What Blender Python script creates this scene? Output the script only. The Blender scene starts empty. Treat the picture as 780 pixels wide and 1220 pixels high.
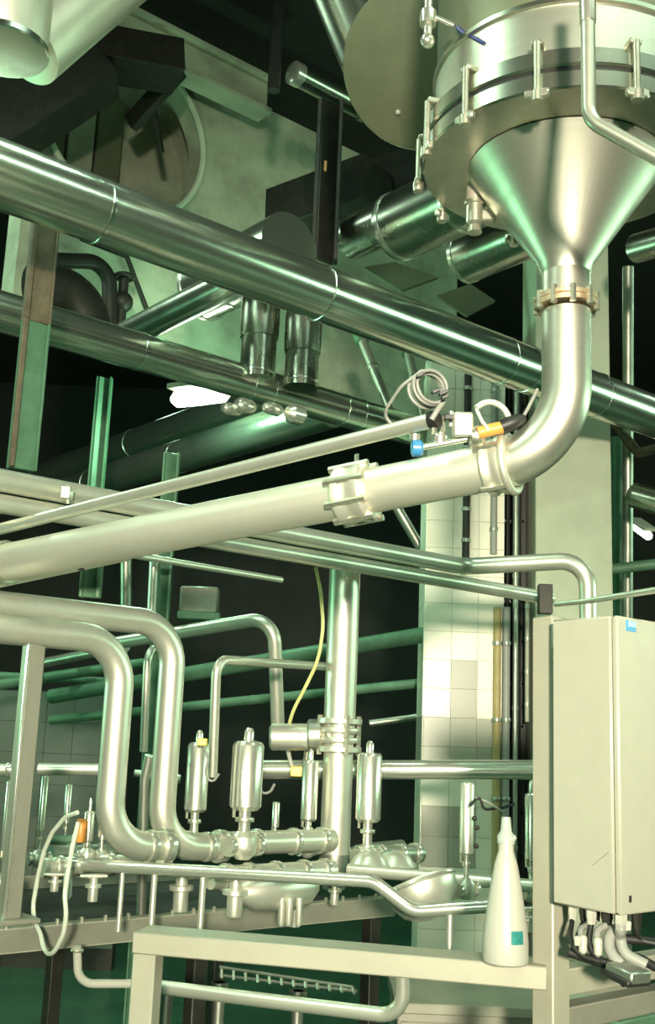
import bpy, math, random
from mathutils import Vector as V, Matrix
random.seed(7)
C = bpy.context.scene.collection
SC = bpy.context.scene

# ------------------------------------------------------------------ camera
FPX = 1300.0                      # focal length for a 780 x 1220 frame
EYE = V((0, 0, 1.5))
zf = 0.2028; zx = 0.039
ct = math.sqrt(1 - zf*zf)
FW = V((0, ct, zf))
_b = -zx*zf/ct
RT = V((math.sqrt(1-_b*_b-zx*zx), _b, zx))
UP = RT.cross(FW)
cam_d = bpy.data.cameras.new('camera'); cam = bpy.data.objects.new('camera', cam_d); C.objects.link(cam)
cam_d.sensor_fit = 'VERTICAL'; cam_d.sensor_height = 36; cam_d.lens = 36*FPX/1220
cam_d.clip_start = 0.05; cam_d.clip_end = 100
cam.matrix_world = Matrix(((RT.x, UP.x, -FW.x, EYE.x), (RT.y, UP.y, -FW.y, EYE.y), (RT.z, UP.z, -FW.z, EYE.z), (0, 0, 0, 1)))
SC.camera = cam

def at(px, py, d): return EYE + FW*d + RT*((px-390)/FPX*d) + UP*((610-py)/FPX*d)
def W(l): return [at(*p) for p in l]
def to_col(P, D, px):
    k = (px-390)/FPX; q = P-EYE
    return P + D*((k*q.dot(FW)-q.dot(RT))/(D.dot(RT)-k*D.dot(FW)))
def to_row(P, D, py):
    k = (610-py)/FPX; q = P-EYE
    return P + D*((k*q.dot(FW)-q.dot(UP))/(D.dot(UP)-k*D.dot(FW)))
def on_plane(px, py, P, n):
    r = at(px, py, 1)-EYE
    return EYE + r*((P-EYE).dot(n)/r.dot(n))
X = V((1, 0, 0)); Y = V((0, 1, 0)); Z = V((0, 0, 1))
_v = RT*0.76519 - UP*0.15977 + FW*0.62367
D1 = V((_v.x, _v.y, 0)).normalized()          # the run of the pipe racks: right and away
D2 = V((-D1.y, D1.x, 0))                      # across them: left and away
D1A = math.atan2(D1.y, D1.x)

# ------------------------------------------------------------------ light
world = bpy.data.worlds.new('hall'); SC.world = world; world.use_nodes = True
world.node_tree.nodes['Background'].inputs[0].default_value = (0.30, 0.42, 0.30, 1)
world.node_tree.nodes['Background'].inputs[1].default_value = 0.05
def lamp(name, loc, aim, power, col, sx, sy=None, spread=180):
    l = bpy.data.lights.new(name, 'AREA'); l.energy = power; l.color = col
    l.shape = 'RECTANGLE' if sy else 'DISK'; l.size = sx
    if sy: l.size_y = sy
    l.spread = math.radians(spread)
    o = bpy.data.objects.new(name, l); C.objects.link(o)
    o.location = loc; o.rotation_euler = (V(aim)-V(loc)).to_track_quat('-Z', 'Y').to_euler(); return o
lamp('flood_lamp', (0.20, -3.6, 2.1), (0.24, 4.6, 1.55), 78, (1.0, 0.93, 0.72), 0.40, spread=58)
def tube_light(loc, power, col=(0.66, 1.0, 0.74), ln=1.5):
    o = lamp('hall_tube_light', loc, V(loc)-Z, power, col, ln, 0.14)
    o.rotation_euler = (0, 0, D1A); return o
for p, w, ln in (((-3.4, 1.0, 5.4), 70, 3.0), ((-1.2, 2.6, 5.5), 50, 3.0), ((2.2, 0.4, 5.4), 70, 3.0), ((-3.6, 5.4, 5.2), 60, 1.5), ((0.6, 8.6, 5.4), 40, 1.5), ((4.6, 7.2, 5.2), 40, 1.5), ((-1.5, 11.2, 5.2), 30, 1.5)):
    tube_light(p, w, ln=ln)
side = lamp('behind_camera_green_fill', (-1.6, -3.8, 2.9), (-0.4, 5, 2.9), 150, (0.66, 1.0, 0.70), 5.0, 1.1)  # added green fill behind the camera, gives the pipes their middle streaks
lamp('right_green_fill', (8.6, 4.6, 3.3), (0, 4.8, 2.6), 190, (0.55, 1.0, 0.64), 7.0, 1.0)  # invented fill at the right, there to reflect in the clad pipes
lamp('left_green_fill', (-4.6, 4.6, 1.9), (0.5, 5.6, 2.3), 38, (0.35, 1.0, 0.55), 1.4, 0.2)  # added fill without a fitting, turns the left background greener
SC.view_settings.view_transform = 'Standard'
try: SC.view_settings.look = 'None'
except Exception: pass
SC.view_settings.gamma = 1; SC.view_settings.use_curve_mapping = False
SC.view_settings.exposure = 0.30

# ------------------------------------------------------------------ materials
def mat(name, col, rough=0.5, metal=0.0, var=0.15, scale=8, bump=0.0, stretch=None, emit=None, strength=1, spec=0.5, trans=0, col2=None, rv=0.12, alpha=None):
    m = bpy.data.materials.new(name); m.use_nodes = True
    nt = m.node_tree; n = nt.nodes; L = nt.links; b = n['Principled BSDF']
    b.inputs['Roughness'].default_value = rough; b.inputs['Metallic'].default_value = metal
    b.inputs['Specular IOR Level'].default_value = spec
    if trans: b.inputs['Transmission Weight'].default_value = trans
    tc = n.new('ShaderNodeTexCoord'); mp = n.new('ShaderNodeMapping'); L.new(tc.outputs['Object'], mp.inputs[0])
    if stretch: mp.inputs['Scale'].default_value = stretch
    no = n.new('ShaderNodeTexNoise'); no.inputs['Scale'].default_value = scale; no.inputs['Detail'].default_value = 5; no.inputs['Roughness'].default_value = 0.65
    L.new(mp.outputs[0], no.inputs[0])
    mx = n.new('ShaderNodeMix'); mx.data_type = 'RGBA'
    c2 = col2 or tuple(c*(1-var) for c in col)
    mx.inputs[6].default_value = (*c2, 1); mx.inputs[7].default_value = (*col, 1)
    rp = n.new('ShaderNodeMapRange'); rp.inputs[1].default_value = 0.35; rp.inputs[2].default_value = 0.65
    L.new(no.outputs[0], rp.inputs[0]); L.new(rp.outputs[0], mx.inputs[0]); L.new(mx.outputs[2], b.inputs['Base Color'])
    rr = n.new('ShaderNodeMapRange'); rr.inputs[3].default_value = min(1, rough+rv*rough); rr.inputs[4].default_value = max(0, rough-rv*rough)
    L.new(no.outputs[0], rr.inputs[0]); L.new(rr.outputs[0], b.inputs['Roughness'])
    if bump:
        bp = n.new('ShaderNodeBump'); bp.inputs['Strength'].default_value = bump; bp.inputs['Distance'].default_value = 0.01
        L.new(no.outputs[0], bp.inputs['Height']); L.new(bp.outputs[0], b.inputs['Normal'])
    if emit:
        b.inputs['Emission Color'].default_value = (*emit, 1); b.inputs['Emission Strength'].default_value = strength
    return m
M = {}
M['hopper'] = mat('hopper_steel', (0.74, 0.71, 0.60), 0.38, 0.9, 0.12, 5, stretch=(1, 1, 9), bump=0.02)
M['rim'] = mat('hopper_rim_steel', (0.66, 0.64, 0.54), 0.30, 1, 0.25, 9)
M['clad'] = mat('pipe_cladding', (0.72, 0.74, 0.64), 0.22, 0.95, 0.14, 5, bump=0.035, rv=0.5)
M['clad_dark'] = mat('tarnished_cladding', (0.50, 0.50, 0.42), 0.28, 1, 0.35, 4, bump=0.05, rv=0.5)
M['band'] = mat('polished_joint', (0.92, 0.92, 0.85), 0.22, 1, 0.05, 8)
M['proc'] = mat('pickled_steel', (0.80, 0.77, 0.65), 0.46, 0.75, 0.10, 6, bump=0.03)
M['pipe'] = mat('satin_steel', (0.78, 0.76, 0.65), 0.36, 0.76, 0.12, 8)
M['bright'] = mat('bright_steel', (0.82, 0.81, 0.70), 0.26, 0.82, 0.12, 6, rv=0.05)
M['dull'] = mat('dull_steel', (0.46, 0.47, 0.40), 0.42, 0.9, 0.3, 10)
M['bolt'] = mat('bolt_steel', (0.80, 0.76, 0.62), 0.35, 0.9, 0.3, 40)
M['rust'] = mat('heat_stained_steel', (0.55, 0.36, 0.20), 0.45, 0.8, 0.3, 60, col2=(0.72, 0.62, 0.46))
M['frame'] = mat('frame_paint', (0.35, 0.335, 0.26), 0.45, 0.1, 0.10, 10)
M['cabinet'] = mat('cabinet_paint', (0.36, 0.35, 0.28), 0.45, 0.0, 0.05, 22, bump=0.01)
M['post'] = mat('grey_post_paint', (0.25, 0.245, 0.195), 0.45, 0.2, 0.18, 9)
M['brown'] = mat('brown_primer', (0.17, 0.13, 0.085), 0.6, 0.2, 0.4, 14)
M['greenp'] = mat('green_lacquer', (0.10, 0.21, 0.125), 0.5, 0.1, 0.3, 10)
M['black'] = mat('black_rubber', (0.016, 0.016, 0.014), 0.5, 0, 0.3, 20)
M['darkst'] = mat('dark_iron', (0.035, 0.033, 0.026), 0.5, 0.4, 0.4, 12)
M['olive'] = mat('olive_lagging', (0.17, 0.18, 0.11), 0.5, 0.25, 0.25, 4, bump=0.02)
M['concrete'] = mat('wall_plaster', (0.46, 0.49, 0.36), 0.85, 0, 0.45, 2.2, bump=0.05)
M['colplaster'] = mat('column_plaster', (0.50, 0.52, 0.39), 0.8, 0, 0.12, 5, bump=0.04)
M['tilew'] = mat('cream_tile', (0.86, 0.82, 0.67), 0.3, 0, 0.06, 5)
M['tileg'] = mat('grey_tile', (0.42, 0.40, 0.32), 0.3, 0, 0.10, 5)
M['tiled'] = mat('dark_grey_tile', (0.10, 0.11, 0.09), 0.3, 0, 0.10, 5)
M['grout'] = mat('grout', (0.70, 0.67, 0.54), 0.8, 0, 0.2, 20)
M['floor'] = mat('green_floor_coating', (0.03, 0.10, 0.055), 0.28, 0, 0.4, 1.2, bump=0.02)
M['ceil'] = mat('ceiling_dark', (0.035, 0.035, 0.028), 0.8, 0, 0.3, 2)
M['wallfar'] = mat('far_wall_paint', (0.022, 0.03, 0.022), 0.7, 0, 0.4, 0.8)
M['plastic'] = mat('white_plastic', (0.40, 0.395, 0.335), 0.38, 0, 0.03, 10)
M['clear'] = mat('translucent_plastic', (0.52, 0.58, 0.52), 0.25, 0, 0.1, 20, trans=0.35)
M['hose'] = mat('milky_hose', (0.66, 0.70, 0.58), 0.25, 0, 0.1, 20, trans=0.2)
M['cable'] = mat('grey_cable', (0.28, 0.28, 0.25), 0.45, 0, 0.1, 20)
M['blue'] = mat('blue_plastic', (0.05, 0.24, 0.48), 0.3, 0, 0.1, 20)
M['bluelab'] = mat('pale_blue_print', (0.30, 0.50, 0.60), 0.4, 0, 0.1, 20)
M['ink'] = mat('blue_ink', (0.03, 0.03, 0.16), 0.5, 0, 0.2, 30)
M['teal'] = mat('teal_print', (0.03, 0.22, 0.20), 0.4, 0, 0.3, 90)
M['orange'] = mat('orange_plastic', (0.72, 0.30, 0.06), 0.4, 0, 0.1, 20)
M['yellow'] = mat('yellow_plastic', (0.66, 0.52, 0.08), 0.4, 0, 0.1, 20)
M['ycable'] = mat('yellow_cable', (0.60, 0.58, 0.24), 0.4, 0, 0.1, 20)
M['tan'] = mat('tan_conduit', (0.42, 0.32, 0.13), 0.5, 0, 0.2, 20)
M['greybox'] = mat('pale_box', (0.55, 0.55, 0.42), 0.5, 0, 0.1, 10)
M['lampw'] = mat('lamp_glass', (0.9, 1, 0.9), 0.3, 0, 0.02, 5, emit=(0.86, 1.0, 0.80), strength=9)
M['pink'] = mat('stained_nozzle', (0.62, 0.50, 0.42), 0.4, 0.5, 0.2, 30)

# ------------------------------------------------------------------ mesh tools
def perp(d):
    d = d.normalized(); a = Z if abs(d.z) < 0.9 else X
    u = d.cross(a).normalized(); return u, d.cross(u).normalized()
def fil(pts, r, n=8):
    out = [pts[0]]
    for i in range(1, len(pts)-1):
        p = pts[i]; a = (pts[i-1]-p); b = (pts[i+1]-p); la, lb = a.length, b.length
        a = a/la; b = b/lb; th = a.angle(b)
        if th > 3.05: out.append(p); continue
        t = min(r/math.tan(th/2), la*0.49 if i > 1 else la*0.95, lb*0.49 if i < len(pts)-2 else lb*0.95)
        rr = t*math.tan(th/2); bis = (a+b).normalized(); c = p+bis*(rr/math.sin(th/2))
        s = p+a*t-c; e = p+b*t-c; ang = s.angle(e)
        for k in range(n+1):
            q = k/n; out.append(c + (s*math.sin((1-q)*ang)+e*math.sin(q*ang))/math.sin(ang))
    out.append(pts[-1]); return out
class MB:
    def __init__(s): s.v = []; s.f = []
    def tube(s, pts, r, seg=16, cap=True):
        n = len(pts); rs = r if isinstance(r, (list, tuple)) else [r]*n
        tan = [((pts[min(i+1, n-1)]-pts[max(i-1, 0)])).normalized() for i in range(n)]
        u, w = perp(tan[0]); b0 = len(s.v)
        for i in range(n):
            if i:
                q = tan[i-1].rotation_difference(tan[i]); u = (q @ u).normalized()
            w = tan[i].cross(u).normalized()
            for k in range(seg):
                a = 2*math.pi*k/seg
                s.v.append(pts[i]+(u*math.cos(a)+w*math.sin(a))*rs[i])
        for i in range(n-1):
            for k in range(seg):
                a = b0+i*seg+k; b = b0+i*seg+(k+1) % seg
                s.f.append((a, b, b+seg, a+seg))
        if cap:
            s.f.append(tuple(b0+k for k in reversed(range(seg)))); s.f.append(tuple(b0+(n-1)*seg+k for k in range(seg)))
        return s
    def cyl(s, a, b, r0, r1=None, seg=20): return s.tube([a, b], [r0, r0 if r1 is None else r1], seg)
    def lathe(s, o, ax, prof, seg=32, cap=True):
        ax = ax.normalized(); u, w = perp(ax); b0 = len(s.v); n = len(prof)
        for r, h in prof:
            for k in range(seg):
                a = 2*math.pi*k/seg; s.v.append(o+ax*h+(u*math.cos(a)+w*math.sin(a))*max(r, 1e-4))
        for i in range(n-1):
            for k in range(seg):
                a = b0+i*seg+k; b = b0+i*seg+(k+1) % seg
                s.f.append((a, b, b+seg, a+seg))
        if cap:
            s.f.append(tuple(b0+k for k in reversed(range(seg)))); s.f.append(tuple(b0+(n-1)*seg+k for k in range(seg)))
        return s
    def box(s, c, ax, h, ch=0.0):
        x, y, z = [a.normalized() for a in ax]; b0 = len(s.v)
        if ch <= 0:
            for i in (-1, 1):
                for j in (-1, 1):
                    for k in (-1, 1): s.v.append(c+x*h[0]*i+y*h[1]*j+z*h[2]*k)
            for q in ((0, 1, 3, 2), (4, 6, 7, 5), (0, 4, 5, 1), (2, 3, 7, 6), (0, 2, 6, 4), (1, 5, 7, 3)): s.f.append(tuple(b0+i for i in q))
            return s
        idx = {}
        for i in (-1, 1):
            for j in (-1, 1):
                for k in (-1, 1):
                    for t in range(3):
                        hh = [h[m]-(0 if m == t else ch) for m in range(3)]
                        idx[(i, j, k, t)] = len(s.v); s.v.append(c+x*hh[0]*i+y*hh[1]*j+z*hh[2]*k)
        S = ((-1, -1), (1, -1), (1, 1), (-1, 1))
        def key(t, sg, p, q):
            l = [0, 0, 0]; l[t] = sg; l[(t+1) % 3] = p; l[(t+2) % 3] = q; return (*l, t)
        for t in range(3):
            for sg in (-1, 1):
                f = [idx[key(t, sg, p, q)] for p, q in S]; s.f.append(tuple(f if sg > 0 else f[::-1]))
        for t in range(3):
            for p in (-1, 1):
                for q in (-1, 1):
                    def g(sg, tt):
                        l = [0, 0, 0]; l[t] = sg; l[(t+1) % 3] = p; l[(t+2) % 3] = q; return idx[(*l, tt)]
                    a, b2 = (t+1) % 3, (t+2) % 3
                    s.f.append((g(-1, a), g(1, a), g(1, b2), g(-1, b2)))
        for i in (-1, 1):
            for j in (-1, 1):
                for k in (-1, 1): s.f.append(tuple(idx[(i, j, k, t)] for t in range(3)))
        return s
    def bar(s, a, b, w, h, up=Z, ch=0.003):
        d = (b-a); y = up.cross(d).normalized(); z = d.cross(y).normalized()
        return s.box((a+b)/2, (d, y, z), (d.length/2, w/2, h/2), min(ch, w*0.2, h*0.2))
    def torus(s, c, ax, R, r, seg=32, m=10):
        u, w = perp(ax); b0 = len(s.v); ax = ax.normalized()
        for i in range(seg):
            a = 2*math.pi*i/seg; d = u*math.cos(a)+w*math.sin(a)
            for j in range(m):
                b = 2*math.pi*j/m; s.v.append(c+d*(R+r*math.cos(b))+ax*r*math.sin(b))
        for i in range(seg):
            for j in range(m):
                s.f.append((b0+i*m+j, b0+((i+1) % seg)*m+j, b0+((i+1) % seg)*m+(j+1) % m, b0+i*m+(j+1) % m))
        return s
    def ball(s, c, r, seg=16): 
        return s.lathe(c, Z, [(r*math.sin(math.pi*i/10), -r*math.cos(math.pi*i/10)) for i in range(11)], seg, False)
    def prism(s, poly, n, off):
        b0 = len(s.v); k = len(poly)
        for p in poly: s.v.append(p)
        for p in poly: s.v.append(p+n*off)
        s.f.append(tuple(range(b0, b0+k))); s.f.append(tuple(range(b0+2*k-1, b0+k-1, -1)))
        for i in range(k): s.f.append((b0+i, b0+k+i, b0+k+(i+1) % k, b0+(i+1) % k))
        return s
    def build(s, name, m, parent=None, label=None, cat=None, group=None, kind=None):
        import bmesh
        if parent is None:
            xs = [p.x for p in s.v]; ys = [p.y for p in s.v]; zs = [p.z for p in s.v]
            o0 = V(((min(xs)+max(xs))/2, (min(ys)+max(ys))/2, min(zs)))
        else: o0 = V(parent['wl'])
        me = bpy.data.meshes.new(name); me.from_pydata([tuple(p-o0) for p in s.v], [], s.f)
        bm = bmesh.new(); bm.from_mesh(me); bmesh.ops.recalc_face_normals(bm, faces=bm.faces); bm.to_mesh(me); bm.free()
        me.polygons.foreach_set('use_smooth', [True]*len(me.polygons)); me.set_sharp_from_angle(angle=math.radians(38))
        me.materials.append(M[m] if isinstance(m, str) else m)
        o = bpy.data.objects.new(name, me); C.objects.link(o); o['wl'] = tuple(o0)
        if parent is None: o.location = o0
        else: o.parent = parent
        tag(o, label, cat, group, kind); return o
def tag(o, label=None, cat=None, group=None, kind=None):
    for k, v in (('label', label), ('category', cat), ('group', group), ('kind', kind)):
        if v: o[k] = v
def thing(name, loc, label, cat, group=None):
    o = bpy.data.objects.new(name, None); C.objects.link(o); o.location = loc; o['wl'] = tuple(loc); o.empty_display_size = 0.05
    tag(o, label, cat, group); return o
def pipe(name, pts, r, m, label, cat='pipe', fr=None, group=None, seg=18, parent=None):
    if fr: pts = fil(pts, fr)
    return MB().tube(pts, r, seg).build(name, m, parent, label, cat, group)
def ring(parent, name, P, ax, r, w, m, seg=28):
    ax = ax.normalized()
    return MB().lathe(P-ax*w/2, ax, [(r*0.97, 0), (r, w*0.15), (r, w*0.85), (r*0.97, w)], seg).build(name, m, parent)
def bolts(parent, P, ax, R, n, r, h, m='bolt', a0=0.0, name='bolt'):
    """a ring of hexagonal bolts, mesh shared"""
    u, w = perp(ax); ax = ax.normalized(); me = None
    for k in range(n):
        a = a0+2*math.pi*k/n; c = P+(u*math.cos(a)+w*math.sin(a))*R
        o = MB().lathe(c-ax*h/2, ax, [(r, 0), (r, h)], 6).build(name, m, parent)

# ------------------------------------------------------------------ the setting
MB().box(V((0, 6, -0.05)), (X, Y, Z), (9, 10, 0.05)).build('floor', 'floor', kind='structure')
MB().box(V((0, 6, 6.65)), (X, Y, Z), (9, 10, 0.05)).build('ceiling', 'ceil', kind='structure')
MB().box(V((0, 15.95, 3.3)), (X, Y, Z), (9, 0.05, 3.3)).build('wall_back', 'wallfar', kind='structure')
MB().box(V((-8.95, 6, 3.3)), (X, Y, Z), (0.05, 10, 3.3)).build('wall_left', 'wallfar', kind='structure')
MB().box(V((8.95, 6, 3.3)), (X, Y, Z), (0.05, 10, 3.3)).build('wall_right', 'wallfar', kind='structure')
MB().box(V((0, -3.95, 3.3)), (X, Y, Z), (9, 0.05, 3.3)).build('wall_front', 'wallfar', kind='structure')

# upper bulkhead wall with a round opening, running along the pipe rack
wp = at(150, 152, 7.0); wn = -D2
wc = on_plane(150, 152, wp, wn); wr = (on_plane(238, 152, wp, wn)-wc).length
zt = on_plane(200, 72, wp, wn).z; zb = on_plane(150, 408, wp, wn).z
xl = -wr*1.06; xr = (on_plane(545, 300, wp, wn)-wc).dot(D1)
wall = MB(); n = 72
def rect_hit(a):
    c, s_ = math.cos(a), math.sin(a); t = 1e9
    if c > 1e-6: t = min(t, xr/c)
    if c < -1e-6: t = min(t, xl/c)
    if s_ > 1e-6: t = min(t, (zt-wc.z)/s_)
    if s_ < -1e-6: t = min(t, (zb-wc.z)/s_)
    return c*t, s_*t
angs = sorted([2*math.pi*k/n for k in range(n)] + [math.atan2(zz-wc.z, xx) % (2*math.pi) for xx in (xl, xr) for zz in (zt, zb)])
n = len(angs)
R0 = min(wr, (zt-wc.z)*0.985)
for off in (0, 0.18):
    for a in angs: wall.v.append(wc+D1*wr*math.cos(a)+Z*min(wr*math.sin(a), R0)+D2*off)
    for a in angs:
        hx, hz = rect_hit(a); wall.v.append(wc+D1*hx+Z*hz+D2*off)
for k in range(n):
    j = (k+1) % n
    wall.f += [(k, j, n+j, n+k), (2*n+k, 3*n+k, 3*n+j, 2*n+j), (k, 2*n+k, 2*n+j, j), (n+k, n+j, 3*n+j, 3*n+k)]
bw = wall.build('wall_upper', 'concrete', kind='structure')
rim = MB().tube([wc+D1*(wr-0.012)*math.cos(a)+Z*min((wr-0.012)*math.sin(a), R0)-D2*0.012 for a in [2*math.pi*k/72 for k in range(73)]], 0.022, 8)
rim.build('opening_rim', mat('rim_plaster', (0.52, 0.58, 0.44), 0.6, 0, 0.1, 6), bw)
# recess behind the opening with upright panels
rc = wc+D2*0.42
MB().lathe(wc+D2*0.5, D2, [(wr*1.25, 0), (wr*1.25, 0.03)], 48).build('recess_back', 'concrete', bw)
MB().lathe(wc+D2*0.17, D2, [(wr*1.02, 0), (wr*1.25, 0.01), (wr*1.25, 0.34), (wr*1.02, 0.34)], 48, False).build('recess_lining', 'concrete', bw)
for k in range(4):
    cx = -0.52+k*0.205
    MB().box(rc+D1*cx-Z*0.05, (D1, D2, Z), (0.096, 0.02, 0.50), 0.01).build('panel', 'olive' if k in (1, 3) else 'concrete', bw)

# two columns
def column(px0, px1, py, d, depth, ztop, m):
    a = at(px0, py, d); b = to_col(a, X, px1); wdt = (b-a).length
    c = (a+b)/2; c.z = 0
    o = MB().box(c+Y*depth/2+Z*ztop/2, (X, Y, Z), (wdt/2, depth/2, ztop/2), 0.006).build('column', m, kind='structure')
    return o, a, b, wdt
colw, ca, cb, cw = column(507, 600, 725, 5.75, 0.34, at(520, 385, 5.75).z, 'grout')
colp, pa, pb, pw = column(638, 728, 560, 5.85, 0.40, 6.6, 'colplaster')
MB().box(V(((pa.x+pb.x)/2, pa.y-0.02, 0.24)), (X, Y, Z), (pw/2+0.03, 0.05, 0.24), 0.01).build('column_plinth', 'frame', colp)
# tiles on the front and left side of the tiled column
tw = cw/3.0; th = 0.148; tcache = {}
def tile(col_o, c, ax, w, h, m):
    key = (round(w, 3), round(h, 3), m, round(ax.x, 2))
    if key not in tcache:
        o = MB().box(c, (ax, ax.cross(Z), Z), (w/2-0.001, 0.004, h/2-0.001), 0.001).build('tile', m, col_o)
        tcache[key] = (o, c)
    else:
        s0, c0 = tcache[key]; o = s0.copy(); C.objects.link(o); o.parent = col_o; o.location = c-c0
    return o
row_grey = lambda zc: at(540, 908, 5.75).z < zc < at(540, 866, 5.75).z
nr = int(at(520, 385, 5.75).z/th)
for r in range(nr):
    zc = (r+0.5)*th
    py = 610 - (UP.dot(V((ca.x, ca.y, zc))-EYE)/FW.dot(V((ca.x, ca.y, zc))-EYE))*FPX
    for k in range(3):
        g = (866 < py < 925) or (985 < py < 1040 and k != 2) or (792 < py < 838 and k == 1) or (955 < py < 985 and k < 2)
        tile(colw, V((ca.x+(k+0.5)*tw, ca.y-0.003, zc)), X, tw, th, 'tileg' if g else 'tilew')
    for k in range(2):
        tile(colw, V((ca.x-0.003, ca.y+(k+0.5)*0.17, zc)), Y, 0.17, th, 'tileg' if 866 < py < 925 else 'tilew')

# low tiled partition far left behind the valves
tp = at(20, 880, 7.2)
zlo, zhi = 0.0, at(20, 822, 7.2).z
pl = to_col(tp, X, -80); pr = to_col(tp, X, 152)
part = MB().box(V(((pl.x+pr.x)/2, tp.y+0.07, zhi/2)), (X, Y, Z), ((pr.x-pl.x)/2, 0.06, zhi/2)).build('partition', 'darkst', kind='structure')
nx = 7; tw2 = (pr.x-pl.x)/nx
for i in range(nx):
    for j in range(int(zhi/0.2)+1):
        z0 = zhi-(j+1)*0.2
        if z0 < 0: continue
        tile(part, V((pl.x+(i+0.5)*tw2, tp.y+0.006, z0+0.1)), X, tw2, 0.2, 'tiled')

# ------------------------------------------------------------------ overhead: big cladded pipes along D1
def clad_pipe(name, P, r, px_a, px_b, joints, label, m='clad', cat='insulated pipe', D=D1):
    A = to_col(P, D, px_a); B = to_col(P, D, px_b)
    root = thing(name, (A+B)/2-Z*r, label, cat)
    cuts = [A]+[to_col(P, D, j) for j in joints]+[B]
    for i in range(len(cuts)-1):
        k = 1.0 if i % 2 == 0 else 0.985
        MB().tube([cuts[i], cuts[i]*0.5+cuts[i+1]*0.5, cuts[i+1]], r*k, 40).build('cladding_section', m, root)
    for c in cuts[1:-1]:
        ring(root, 'joint_band', c, D, r*1.025, 0.016, 'band', 40)
    return root
clad_pipe('insulated_pipe', at(0, 208, 3.4), 0.108, -90, 880, [119, 381, 598, 626, 709], 'thickest foil clad pipe crossing the upper middle, passing behind the hopper elbow')
pb0 = at(0, 371, 4.6)
clad_pipe('insulated_pipe', pb0, 0.088, -80, 512, [165, 296, 320, 406, 426], 'second foil clad pipe, below the thickest one, under the two upright stubs')

# ducts across (D2)
def duct(name, p_far, p_near, r, label, m='clad_dark', rims=(0,), open_end=False, cat='duct'):
    root = thing(name, (p_far+p_near)/2-Z*r, label, cat); d = (p_near-p_far).normalized()
    MB().tube([p_far, p_far*0.5+p_near*0.5, p_near], r, 40).build('cladding', m, root)
    for t in rims:
        ring(root, 'rim_band', p_far.lerp(p_near, t), d, r*1.03, 0.03, 'bright', 40)
    MB().lathe(p_far, -d, [(r*0.99, 0), (r*0.9, 0.008), (0.02, 0.012)], 40).build('end_cap', 'olive', root)
    return root
def d2line(px, py, d, px2):
    P = at(px, py, d); return P, to_col(P, D2, px2)
a, b = d2line(472, 272, 5.0, 640); duct('duct', a, b, 0.155, 'larger dark round duct with bright rim directly behind the hopper', rims=(0.03, 0.5))
a, b = d2line(553, 308, 5.2, 660); duct('duct', a, b, 0.12, 'smaller dark round duct below the larger one behind the hopper', rims=(0.02,))
a, b = d2line(243, 345, 5.7, 345); duct('duct', a, b, 0.165, 'short round duct emerging left of the upright stubs', 'clad', rims=(0.02, 0.35))
a, b = d2line(150, 400, 5.75, 320); duct('duct', a, b, 0.075, 'slim green lit duct under the short round duct', 'clad', rims=())
# dark hangers / boxes hiding the upper right hall
root = thing('cable_tray', at(430, 270, 6.3), 'dark boxed cable tray behind the black hanger post', 'cable tray')
q = at(345, 262, 6.4)
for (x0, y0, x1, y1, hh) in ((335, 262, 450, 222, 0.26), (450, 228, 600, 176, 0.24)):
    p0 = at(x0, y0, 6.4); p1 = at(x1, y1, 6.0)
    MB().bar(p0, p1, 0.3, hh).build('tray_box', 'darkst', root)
a, b = d2line(418, 284, 5.6, 480)
MB().tube([a, b], 0.11, 28).build('duct', 'clad_dark', None, 'dark stub of duct beside the black hanger post', 'duct')
root = thing('ceiling_panel', at(480, 330, 6.0), 'two pale tilted sheets lying behind the thickest clad pipe', 'panel')
for l in (((432, 318), (470, 312), (522, 330), (478, 346)), ((520, 352), (560, 338), (590, 358), (556, 376))):
    MB().prism([at(x, y, 5.9) for x, y in l], Y, 0.03).build('sheet', 'olive', root)

# pair of cladded pipes lower left, along D2
for (px, py, d, r, lab, e, jn) in ((55, 566, 9.6, 0.118, 'upper of two green lit clad pipes slanting below the lamp', 335, (161,)), (60, 592, 8.6, 0.108, 'lower of two green lit clad pipes slanting below the lamp', 396, (110, 214))):
    P = at(px, py, d)
    clad_pipe('insulated_pipe', P, r, px, e, jn, lab, 'clad', D=D2)
# two upright stubs
for (px, y0, y1, d, r, lab) in ((306, 345, 452, 5.35, 0.088, 'left upright foil clad stub rising from the second clad pipe'), (358, 362, 462, 5.3, 0.083, 'right upright foil clad stub rising from the second clad pipe')):
    P = at(px, y1, d); T = to_row(P, Z, y0)
    root = thing('pipe_stub', P, lab, 'insulated pipe')
    MB().tube([P, (P+T)/2, T], r, 32).build('cladding_section', 'clad_dark', root)
    ring(root, 'rim_band', T-Z*0.03, Z, r*1.12, 0.035, 'band', 32); ring(root, 'rim_band', P+Z*0.03, Z, r*1.04, 0.015, 'band', 32)
    ring(root, 'collar', T-Z*0.16, Z, r*1.10, 0.20, 'clad_dark', 32)
# bright elbow scraps under second pipe
root = thing('drain_fittings', at(290, 490, 5.1), 'cluster of small bright drain fittings under the second clad pipe', 'fitting')
for (px, py, r) in ((276, 488, 0.03), (292, 484, 0.038), (325, 487, 0.03), (352, 494, 0.045)):
    P = at(px, py, 5.1); MB().lathe(P-D1*0.05, D1, [(r*0.6, 0), (r, 0.02), (r, 0.08), (r*0.6, 0.1)], 16).build('fitting', 'bright', root)

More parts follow.
